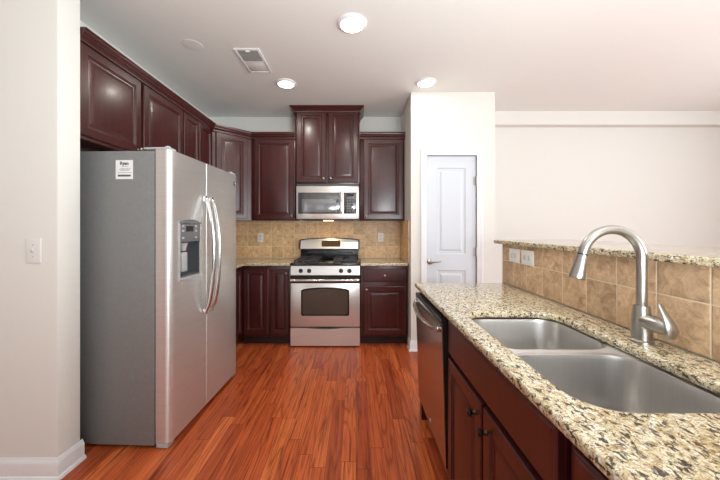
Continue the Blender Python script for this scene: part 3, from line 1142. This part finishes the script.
# ------------------------------------------------------------------ island
RM = -PI / 2                                                       # fronts face -X: local x = -Y
IX = 0.445
cabinet('sink_base_cabinet', 'cherry sink base cabinet with two doors and false front beside the dishwasher', (IX, 1.440, 0), RM, 0.790, 0, 0.655, 0.56,
        [(0.014, 0.390, 0.125, 0.700, (0.345, 0.645)), (0.408, 0.776, 0.125, 0.700, (0.440, 0.635))],
        [], toe=True, kn='bronze')
sb = bpy.data.objects['sink_base_cabinet']
bm = bm_new()
box(bm, 0.001, 0.789, 0.0, 0.020, 0.661, 0.882)
box(bm, 0.001, 0.020, 0.021, 0.56, 0.661, 0.882)
box(bm, 0.770, 0.789, 0.021, 0.56, 0.661, 0.882)
obj('face_frame', bm, M['wood'], sb, smooth=False)
obj('false_front', flat_front_bm(0.008, 0.782, 0.722, 0.876, -0.0005), M['wood'], sb, ang=15)
cabinet('base_cabinet', 'cherry island base cabinet past the sink cabinet nearest the camera', (IX, 0.6385, 0), RM, 0.97, 0, 0.882, 0.56,
        [(0.03, 0.48, 0.125, 0.700, (0.45, 0.65)), (0.50, 0.95, 0.125, 0.700, (0.53, 0.65))],
        [(0.03, 0.48, 0.722, 0.866, (0.255, 0.795)), (0.50, 0.95, 0.722, 0.866, (0.725, 0.795))], toe=True, kn='bronze')
tag(obj('end_panel', B(IX, 1.005, 2.085, 2.14, 0, 0.882), M['wood'], smooth=False), 'cherry panel closing the far end of the island past the dishwasher', 'panel')

# dishwasher (door leaning open by a hair)
dwm = thing('dishwasher', 'stainless dishwasher with bowed handle built into the island end', 'dishwasher', (IX, 2.080, 0), RM)
DWW = 0.635
obj('tub', B(0.003, DWW - 0.003, 0.004, 0.55, 0.10, 0.876), M['black'], dwm, smooth=False)
obj('toe_kick', B(0.003, DWW - 0.003, 0.055, 0.5, 0.0, 0.099), M['dark'], dwm, smooth=False)


def lean(x, y, z):
    k = (z - 0.13) / 0.73
    return (x, y - 0.024 * k, z)


bm = bm_new()
lps = []
for z in (0.168, 0.500, 0.800, 0.838, 0.846):
    e = 0.003 if z > 0.84 else 0.0
    lps.append([lean(0.004, -0.020 + e, z), lean(DWW - 0.004, -0.020 + e, z), lean(DWW - 0.004, -0.016, z), lean(0.004, -0.016, z)])
loft(bm, lps)
dd = obj('door', bm, M['steel_dw'], dwm)
bm = bm_new()
loft(bm, [[lean(0.003, -0.0155, z), lean(DWW - 0.003, -0.0155, z), lean(DWW - 0.003, 0.0015 + 0.024 * (z - 0.13) / 0.73, z), lean(0.003, 0.0015 + 0.024 * (z - 0.13) / 0.73, z)] for z in (0.166, 0.5, 0.866)])
obj('door_core', bm, M['black'], dd, smooth=False)
bm = bm_new()
loft(bm, [[lean(0.004, -0.0195 + e, z), lean(DWW - 0.004, -0.0195 + e, z), lean(DWW - 0.004, -0.016, z), lean(0.004, -0.016, z)] for e, z in ((0, 0.8465), (0, 0.858), (0.003, 0.866))])
obj('control_strip', bm, M['black'], dd, smooth=False)
for k in range(9):
    x = 0.10 + k * 0.055
    obj('touch_control', B(x, x + 0.022, -0.034, -0.026, 0.8665, 0.8672), M['grey'], dd, smooth=False)
bm = bm_new()
pts = []
for k in range(17):
    s = k / 16
    x = 0.045 + (DWW - 0.09) * s
    b_ = math.sin(PI * s) ** 0.6
    pts.append(lean(x, -0.030 - 0.030 * b_, 0.812 - 0.018 * b_))
tube(bm, pts, [0.010] + [0.0125] * 15 + [0.010], 12, 0.9, (0, 0, 1))
for x in (0.045, DWW - 0.045):
    p = lean(x, -0.028, 0.812)
    box(bm, p[0] - 0.014, p[0] + 0.014, p[1] - 0.008, p[1] + 0.0075, p[2] - 0.013, p[2] + 0.013, bev=0.004)
obj('handle', bm, M['chrome'], dd)
bm = bm_new()
p = lean(0.33, -0.0203, 0.205)
lathe(bm, [(0.011, 0), (0.011, 0.002), (0.009, 0.003)], p, (0, -1, 0), 18)
obj('badge', bm, M['grey_light'], dd)

# granite island top with sink cut-out
hole = rrect(0.695, 1.035, 0.200, 0.385, 0.095, 8)
bm = bm_new()
slab(bm, [(0.412, -0.34), (1.0445, -0.34), (1.0445, 2.17), (0.412, 2.17)], 0.884, 0.914, 0.011, hole)
tag(obj('countertop', bm, M['granite'], ang=30), 'long speckled granite island countertop with undermount sink cut-out', 'countertop')

# sink
sk = thing('kitchen_sink', 'stainless double-bowl undermount sink set in the granite island', 'sink', (0.695, 1.035, 0.883))


def bowl(cx, cy, hx, hy, depth, r, dpos):
    bm = bm_new()
    prof = [(0.012, -0.0008), (0.0, -0.004), (-0.003, -0.02), (-0.006, -depth + 0.045)]
    for k in range(1, 7):
        a = PI / 2 * k / 6
        prof.append((-0.006 - 0.045 * (1 - math.cos(a)), -depth + 0.045 - 0.045 * math.sin(a)))
    loops = []
    for d, z in prof:
        loops.append([(x, y, z) for x, y in rrect(cx, cy, hx + d, hy + d, max(0.02, r + d), 7)])
    # drain hole
    dr = 0.044
    n = len(loops[0])
    last = loops[-1]
    mid = [(dpos[0] + (x - dpos[0]) * 0.55, dpos[1] + (y - dpos[1]) * 0.55, -depth - 0.002) for x, y, z in last]
    ring = []
    for x, y, z in last:
        v = Vector((x - dpos[0], y - dpos[1]))
        v = v.normalized() * dr
        ring.append((dpos[0] + v.x, dpos[1] + v.y, -depth - 0.005))
    loops += [mid, ring]
    loft(bm, loops, True, False, False)
    return bm


# local origin at the cut-out centre
obj('bowl', bowl(0.0, 0.208, 0.203, 0.175, 0.185, 0.085, (0.02, 0.208)), M['sink'], sk, ang=50)
obj('bowl', bowl(0.0, -0.196, 0.203, 0.183, 0.205, 0.085, (0.02, -0.196)), M['sink'], sk, ang=50)
for cy, dp in ((0.208, 0.185), (-0.196, 0.205)):
    bm = bm_new()
    lathe(bm, [(0.046, 0.004), (0.042, 0.006), (0.036, 0.002), (0.030, -0.006), (0.012, -0.008)], (0.02, cy, -dp - 0.008), (0, 0, 1), 24)
    obj('drain', bm, M['chrome'], sk)
# flange and divider
bm = bm_new()
es = []
out = rrect(0, 0.012, 0.238, 0.408, 0.09, 7)
b1 = rrect(0, 0.208, 0.2145, 0.1865, 0.0965, 7)
b2 = rrect(0, -0.196, 0.2145, 0.1945, 0.0965, 7)
for pl in (out, b1, b2):
    vs = [bm.verts.new((x, y, -0.0008)) for x, y in pl]
    for i in range(len(vs)):
        es.append(bm.edges.new((vs[i], vs[(i + 1) % len(vs)])))
bmesh.ops.triangle_fill(bm, use_beauty=True, edges=es, normal=(0, 0, 1))
obj('rim', bm, M['rim'], sk, smooth=False)

# faucet
FX, FY, FZ = 0.972, 1.048, 0.9145
fc = thing('faucet', 'brushed nickel gooseneck pull-down faucet behind the sink', 'faucet', (FX, FY, FZ))
bm = bm_new()
lathe(bm, [(0.0325, 0), (0.0325, 0.006), (0.0285, 0.009), (0.0290, 0.030), (0.0285, 0.055), (0.0265, 0.085), (0.0235, 0.112), (0.0225, 0.122), (0.018, 0.1235)], (0, 0, 0), (0, 0, 1), 32)
obj('base', bm, M['nickel'], fc, ang=30)
bm = bm_new()
Rr, zc, tr = 0.101, 0.279, 0.0152
pts = [(0, 0, 0.1236), (0, 0, 0.20)]
for k in range(25):
    a = math.radians(169 * k / 24)
    pts.append((-Rr + Rr * math.cos(a), 0, zc + Rr * math.sin(a)))
tube(bm, pts, tr, 20, 1, (0, 1, 0))
obj('spout', bm, M['nickel'], fc)
e = Vector(pts[-1])
dr_ = (e - Vector(pts[-2])).normalized()
bm = bm_new()
lathe(bm, [(0.0156, 0.0045), (0.0160, 0.010), (0.0180, 0.032), (0.0225, 0.068), (0.0245, 0.085), (0.0235, 0.0875), (0.019, 0.088), (0.017, 0.083)], e, dr_, 28)
hd_ = obj('spray_head', bm, M['nickel'], fc, ang=30)
bm = bm_new()
lathe(bm, [(0.0150, 0.0002), (0.0150, 0.0042)], e, dr_, 24)
obj('seal_ring', bm, M['black'], fc)
bm = bm_new()
lathe(bm, [(0.010, 0.0835), (0.010, 0.0845), (0.016, 0.0845), (0.016, 0.0835)], e, dr_, 24)
obj('nozzle', bm, M['black'], hd_)
bm = bm_new()
lathe(bm, [(0.0245, 0.010), (0.0260, 0.040), (0.0250, 0.064), (0.0215, 0.081), (0.014, 0.089)], (0, 0, 0.074), (0.08, -1, -0.06), 24)
hb = obj('valve', bm, M['nickel'], fc, ang=35)
bm = bm_new()
tube(bm, [(0.008, -0.088, 0.040), (0.008, -0.092, 0.060), (0.005, -0.088, 0.086), (0.0, -0.080, 0.110), (-0.004, -0.070, 0.134), (-0.006, -0.068, 0.143)],
     [0.016, 0.0225, 0.0165, 0.0115, 0.0095, 0.006], 14, 0.42, (0, -1, 0.2))
obj('lever', bm, M['nickel'], hb)

# pony wall, its tile and the raised bar top
bm = bm_new()
box(bm, 1.0595, 1.185, -0.34, 2.205, 0, 1.1850)
struct('wall_bar', bm, M['wall'])
struct('trim_3', B(1.046, 1.0595, 2.1955, 2.205, 0.0, 1.1850), M['trim'])
tag(obj('tile_backsplash', B(1.0455, 1.0590, -0.34, 2.195, 0.9145, 1.1850), M['tile_bar'], smooth=False), 'two rows of tan travertine tile behind the faucet below the bar top', 'backsplash')
bm = bm_new()
slab(bm, [(1.018, -0.40), (1.585, -0.40), (1.585, 2.275), (1.018, 2.275)], 1.186, 1.215, 0.010)
tag(obj('bar_top', bm, M['granite'], ang=30), 'raised speckled granite bar top above the tiled half wall', 'countertop')


# ------------------------------------------------------------------ outlets and switch
def plate(name, label, cat, loc, rotx, w, h, kind, group=None, spin=0.0):
    t = thing(name, label, cat, loc, rotx, group)
    bm = bm_new()
    panel_rings(bm, -w / 2, w / 2, -h / 2, h / 2, [(0, -0.0004), (0, -0.003), (0.004, -0.0055), (0.006, -0.006)])
    obj('plate', bm, M['plastic'], t, ang=25)
    hor = w > h
    if kind == 'duplex':
        for s in (-1, 1):
            cx, cz = (s * w * 0.17, 0) if hor else (0, s * h * 0.17)
            a, b_ = (0.015, 0.0165) if hor else (0.0165, 0.015)
            bm = bm_new()
            plate_xz(bm, rrect(cx, cz, a, b_, 0.009, 4), -0.0075, -0.0058)
            sk_ = obj('socket', bm, M['plastic2'], t)
            for q in (-1, 1):
                if hor:
                    obj('slot', B(cx - 0.004, cx + 0.004, -0.0082, -0.0074, q * 0.006 - 0.001, q * 0.006 + 0.001), M['black'], sk_, smooth=False)
                else:
                    obj('slot', B(q * 0.006 - 0.001, q * 0.006 + 0.001, -0.0082, -0.0074, cz - 0.004, cz + 0.004), M['black'], sk_, smooth=False)
    elif kind == 'rocker':
        a, b_ = (0.033, 0.0165) if hor else (0.0165, 0.033)
        bm = bm_new()
        panel_rings(bm, -a, a, -b_, b_, [(0, -0.0055), (0, -0.0075), (0.003, -0.0085)])
        r_ = obj('socket', bm, M['plastic2'], t, ang=25)
        for s in (-1, 1):
            for q in (-1, 1):
                obj('slot', B(s * 0.020 - 0.004, s * 0.020 + 0.004, -0.0092, -0.0084, q * 0.006 - 0.001, q * 0.006 + 0.001), M['grey'], r_, smooth=False)
        obj('reset_button', B(-0.005, 0.005, -0.0098, -0.0084, -0.008, 0.008), M['plastic'], r_, smooth=False)
    else:
        bm = bm_new()
        loft(bm, [[(-0.005, -0.006, -0.011), (0.005, -0.006, -0.011), (0.005, -0.006, 0.011), (-0.005, -0.006, 0.011)],
                  [(-0.0045, -0.017, 0.001), (0.0045, -0.017, 0.001), (0.0045, -0.016, 0.010), (-0.0045, -0.016, 0.010)]])
        obj('toggle', bm, M['plastic2'], t, smooth=False)
        for s in (-1, 1):
            bm = bm_new()
            lathe(bm, [(0.0035, 0), (0.003, 0.0012)], (0, -0.0058, s * 0.030), (0, -1, 0), 12)
            obj('screw', bm, M['grey_light'], t)
    return t


plate('wall_outlet', 'white upright outlet on the tile left of the range', 'outlet', (-1.237, 3.985, 1.175), 0, 0.073, 0.118, 'duplex')
plate('wall_outlet', 'white upright outlet on the tile between range and pantry wall', 'outlet', (0.32, 3.985, 1.18), 0, 0.071, 0.116, 'duplex')
plate('wall_outlet', 'sideways white outlet nearest the far end of the bar tile', 'outlet', (1.0452, 2.030, 1.118), RM, 0.128, 0.090, 'rocker')
plate('wall_outlet', 'sideways white double-socket outlet on the bar tile closer to the faucet', 'outlet', (1.0452, 1.874, 1.118), RM, 0.132, 0.090, 'duplex')
plate('light_switch', 'white toggle light switch on the short wall beside the refrigerator', 'switch', (-1.672, 1.5997, 1.182), 0, 0.080, 0.130, 'toggle')

# ------------------------------------------------------------------ ceiling fixtures
LGT = [((-0.028, 2.165), 'round ceiling light nearest the camera, apart from the pair', 6.0, 0.105),
       ((-0.695, 3.06), 'round ceiling light in front of the tall raised cabinet beside the vent', 4.0, 0.100),
       ((0.690, 3.04), 'round ceiling light just in front of the pantry door', 1.6, 0.100)]
lamp_src = None
for (lx, ly), lab, pw, rr_ in LGT:
    t = thing('ceiling_light', lab, 'light', (lx, ly, CEIL), 0, 'round ceiling lights')
    k = rr_ / 0.10
    bm = bm_new()
    lathe(bm, [(0.100 * k, -0.0005), (0.100 * k, -0.006), (0.092 * k, -0.014), (0.079 * k, -0.018), (0.077 * k, -0.013)], (0, 0, 0), (0, 0, 1), 40, cap1=False)
    obj('trim_ring', bm, M['trim'], t, ang=40)
    bm = bm_new()
    lathe(bm, [(0.0768 * k, -0.012), (0.070 * k, -0.017), (0.045 * k, -0.021), (0.012 * k, -0.0225)], (0, 0, 0), (0, 0, 1), 32)
    obj('lens', bm, M['lens'], t)
    l = bpy.data.lights.new('lamp', 'AREA')
    l.shape = 'DISK'
    l.size = 0.14 * k
    l.energy = pw
    l.color = (1.0, 0.95, 0.87)
    lo_ = bpy.data.objects.new('lamp', l)
    COL.objects.link(lo_)
    lo_.parent = t
    lo_.location = (0, 0, -0.028)

vt = thing('ceiling_vent', 'rectangular white air vent in the ceiling above the refrigerator', 'vent', (-0.880, 2.655, CEIL))
bm = bm_new()
vx, vy = 0.105, 0.19
fr_ = 0.024
box(bm, -vx, -vx + fr_, -vy, vy, -0.010, -0.0005, bev=0.003)
box(bm, vx - fr_, vx, -vy, vy, -0.010, -0.0005, bev=0.003)
box(bm, -vx + fr_, vx - fr_, -vy, -vy + fr_, -0.010, -0.0005, bev=0.003)
box(bm, -vx + fr_, vx - fr_, vy - fr_, vy, -0.010, -0.0005, bev=0.003)
box(bm, -vx + fr_, vx - fr_, -0.008, 0.008, -0.009, -0.0005)
obj('frame', bm, M['trim'], vt)
obj('backing', B(-vx + fr_, vx - fr_, -vy + fr_, vy - fr_, -0.002, -0.0003), M['vent_dark'], vt, smooth=False)
for k in range(13):
    y = -vy + fr_ + 0.006 + k * 0.0118
    a = 0.0042
    bm = bm_new()
    loft(bm, [[(x, y - a, -0.003), (x, y - a + 0.0008, -0.002), (x, y + a + 0.0008, -0.0088), (x, y + a, -0.0095)] for x in (-vx + fr_, vx - fr_)])
    obj('louvre', bm, M['vent_dark'], vt, smooth=False)
obj('damper_plate', B(-vx + fr_ + 0.002, vx - fr_ - 0.002, 0.009, vy - fr_ - 0.002, -0.0075, -0.0022, bev=0.001), M['plastic'], vt)
obj('lever', B(-0.012, 0.022, -vy + 0.020, -vy + 0.030, -0.017, -0.0098), M['trim'], vt, smooth=False)

bm = bm_new()
lathe(bm, [(0.076, -0.0005), (0.076, -0.0020), (0.072, -0.0028), (0.02, -0.0028)], (-1.287, 2.425, CEIL), (0, 0, 1), 40)
tag(obj('ceiling_cover_plate', bm, M['ceiling']), 'round painted cover plate on the ceiling near the left cabinets', 'cover plate')
